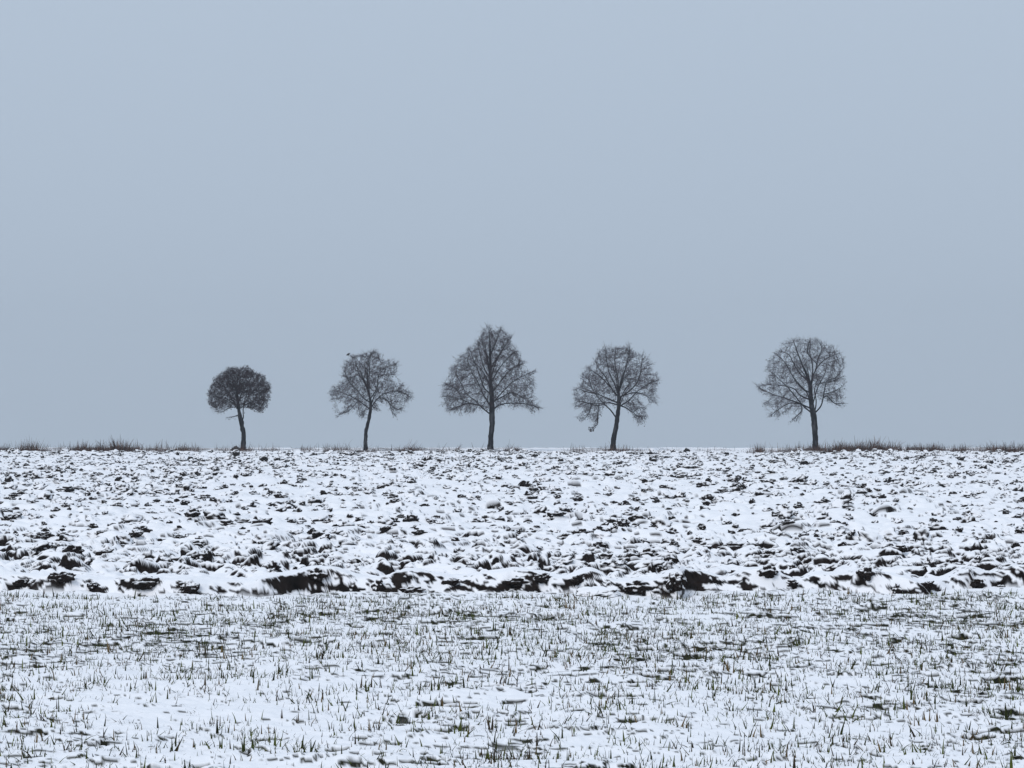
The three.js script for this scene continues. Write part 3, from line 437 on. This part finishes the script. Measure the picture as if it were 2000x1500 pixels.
tree({ seed: 44, d: 101.3, origin: [1100, 650], scale: 6, goals: 1700, twigs: 0.6, leaves: 0.45, droop: 0.35, lw: 24,
  label: 'leaning tree with spreading limbs and a hanging clump of leaves at lower left',
  trunk: [[578, 1345, 68], [592, 1240, 58], [612, 1140, 54], [634, 1000, 54], [650, 870, 48], [652, 760, 42], [650, 680, 30]],
  limbs: [[[615, 1010], [560, 910], [490, 840], [400, 740], [340, 640], [300, 540], [240, 520]], [[490, 840], [380, 850], [280, 820], [180, 800]], [[640, 845], [540, 820], [440, 830], [300, 830], [200, 870]], [[640, 830], [520, 770], [400, 720], [300, 700], [170, 660]], [[648, 760], [560, 640], [500, 520], [440, 440], [375, 320]], [[650, 740], [600, 600], [530, 450], [500, 300], [490, 180]], [[650, 700], [640, 520], [610, 350], [620, 190]], [[652, 690], [700, 520], [740, 380], [770, 250], [770, 160]], [[655, 770], [780, 680], [870, 580], [910, 480], [930, 340], [945, 240]], [[655, 860], [770, 790], [860, 690], [960, 620], [1085, 560]], [[700, 750], [840, 700], [940, 720], [1060, 800]], [[660, 850], [740, 880], [810, 930], [870, 890], [950, 870]], [[810, 930], [860, 970], [960, 975]], [[420, 850], [410, 950], [395, 1080], [360, 1100], [330, 1110]], [[340, 850], [300, 950], [240, 1020]], [[560, 640], [420, 500], [290, 420]]],
  crown: [[120, 680], [150, 640], [220, 570], [218, 500], [280, 400], [370, 360], [368, 300], [440, 188], [520, 178], [600, 168], [700, 172], [772, 152], [830, 220], [882, 260], [870, 330], [920, 330], [945, 238], [1022, 340], [1040, 430], [1092, 500], [1115, 590], [1080, 680], [1092, 760], [1092, 845], [1000, 800], [940, 720], [870, 780], [950, 860], [972, 980], [910, 1065], [840, 1040], [800, 930], [730, 880], [690, 850], [620, 830], [500, 860], [440, 880], [420, 1070], [380, 1070], [300, 940], [245, 1025], [165, 970], [260, 900], [138, 850]],
  clumps: [[330, 1125, 34, 100]] });
tree({ seed: 55, d: 100.6, origin: [1460, 640], scale: 5.768, goals: 1600, twigs: 0.5, leaves: 0.3, droop: 0.3, lw: 24,
  label: 'rightmost tree, standing apart, with an open fan crown and thick trunk',
  trunk: [[768, 1365, 78], [762, 1230, 64], [752, 1100, 62], [744, 1000, 64], [722, 870, 54], [710, 740, 48], [705, 660, 42], [680, 560, 26], [620, 420, 18], [565, 280, 11], [520, 150, 6]],
  limbs: [[[708, 690], [735, 540], [745, 420], [722, 300], [730, 130]], [[722, 975], [620, 880], [520, 770], [420, 660], [300, 560], [235, 500]], [[718, 920], [560, 840], [420, 790], [280, 740], [180, 690], [125, 640]], [[600, 860], [480, 850], [380, 900], [255, 990]], [[712, 820], [600, 760], [540, 690], [400, 650], [190, 640]], [[705, 740], [620, 690], [530, 590], [470, 500], [400, 390], [305, 300]], [[690, 620], [600, 520], [530, 400], [480, 300], [380, 255]], [[758, 975], [820, 880], [850, 730], [880, 600], [960, 570], [1055, 450]], [[757, 965], [775, 830], [760, 700], [800, 580]], [[845, 780], [880, 770], [960, 850], [1075, 855]], [[850, 740], [960, 720], [1070, 660]], [[735, 560], [800, 430], [900, 340], [1030, 290]], [[742, 480], [800, 350], [850, 230], [810, 145]], [[735, 400], [680, 280], [700, 140]], [[600, 860], [620, 930], [560, 1000], [515, 1040]], [[860, 660], [960, 600], [1060, 560]]],
  crown: [[115, 635], [210, 630], [230, 540], [212, 480], [245, 380], [305, 295], [390, 240], [400, 188], [500, 125], [590, 118], [650, 150], [740, 115], [812, 138], [880, 178], [985, 220], [1042, 290], [1082, 380], [1060, 450], [1070, 560], [1125, 650], [1060, 730], [1085, 860], [1000, 895], [930, 840], [860, 810], [800, 830], [790, 760], [700, 800], [640, 900], [590, 1045], [515, 1065], [560, 960], [470, 940], [320, 1015], [245, 995], [330, 900], [200, 885], [165, 820], [280, 790], [135, 712]],
  clumps: [[520, 1035, 22, 14]] });

// ---------------------------------------------------------------- a stone, a snowed-in lump, a bird
{
  const x = X(461, 99.5), g = clodGeo(777, 8, 1.3, 0.14), c = g.attributes.color; for (let i = 0; i < c.count; i++) { const k = 0.05 * (0.8 + 0.4 * hash(i, 1, 5)); c.setXYZ(i, k, k * 0.9, k * 0.9); }
  const m = mesh('stone', g, clodMat, scene, { label: 'rounded grey-brown stone beside the foot of the leftmost tree', category: 'stone' }); m.position.set(x, groundAt(x, 99.5) + 0.03, -99.5); m.scale.set(0.27, 0.22, 0.25);
}
{
  const d = 19.3, x = X(1172, d), m = mesh('snowy_lump', clodGeo(901, 14, -0.25, 0.13), clodMat, scene, { label: 'long snow-capped lump of turf lying in front of the furrow', category: 'clod' });
  m.position.set(x, groundAt(x, d) + 0.02, -d); m.scale.set(0.24, 0.1, 0.13);
}
{
  const d = 101 + 0.1, b = group('bird', 'small dark bird at the top left of the ragged tree', 'bird', [X(680, d), Y(692, d), -d]);
  const mat = new THREE.MeshPhysicalMaterial({ specularIntensity: 0.15, color: new THREE.Color().setRGB(0.008, 0.008, 0.012), roughness: 0.9 });
  const lathe = (pts) => new THREE.LatheGeometry(pts.map(([r, y]) => new THREE.Vector2(r, y)), 12);
  // facing left, breast down, tail cocked up to the right
  const turn = (g) => g.applyMatrix4(new THREE.Matrix4().makeRotationZ(0.55));
  const body = lathe([[0, -0.07], [0.02, -0.062], [0.038, -0.035], [0.045, 0], [0.042, 0.025], [0.033, 0.045], [0.03, 0.055], [0.031, 0.07], [0.026, 0.086], [0.012, 0.096], [0, 0.098]]); body.rotateZ(Math.PI / 2);
  mesh('body', turn(body), mat, b);
  const beak = new THREE.ConeGeometry(0.007, 0.026, 8); beak.rotateZ(Math.PI / 2); beak.translate(-0.108, 0, 0); mesh('beak', turn(beak), mat, b);
  const shape = new THREE.Shape([[0, 0.02], [0.08, 0.026], [0.1, 0], [0.08, -0.026], [0, -0.02]].map(([x, y]) => new THREE.Vector2(x, y)));
  const tail = new THREE.ExtrudeGeometry(shape, { depth: 0.008, bevelSize: 0.002, bevelThickness: 0.002 }); tail.rotateX(Math.PI / 2); tail.translate(0.045, 0.01, 0); mesh('tail', turn(tail), mat, b);
  for (const q of [-1, 1]) {
    const w = new THREE.SphereGeometry(1, 12, 8); w.scale(0.07, 0.03, 0.012); w.translate(0.025, 0.008, q * 0.036); mesh('wing', turn(w), mat, b);
    const l = new THREE.CylinderGeometry(0.005, 0.004, 0.05, 5); l.translate(0.02, -0.05, q * 0.018); mesh('leg', l, mat, b);
  }
}
{ // a few flakes still falling
  seed = 4242; const n = 350, im = new THREE.InstancedMesh(new THREE.IcosahedronGeometry(1, 0), new THREE.MeshPhysicalMaterial({ specularIntensity: 0.15, color: new THREE.Color().setRGB(...SNOW), roughness: 1 }), n);
  for (let i = 0; i < n; i++) { const d = rr(12, 95), s = rr(0.0018, 0.0042); im.setMatrixAt(i, new THREE.Matrix4().compose(V(rr(-0.3, 0.3) * d, rr(0.3, EYE + 0.22 * d), -d), new THREE.Quaternion().setFromEuler(new THREE.Euler(rr(0, 3), rr(0, 3), 0)), V(s, s * 0.7, s))); }
  im.name = 'falling_snow'; im.userData = { label: 'sparse fine snowflakes falling through the air over the field', category: 'snow', kind: 'stuff' }; scene.add(im);
}
renderer.render(scene, camera);
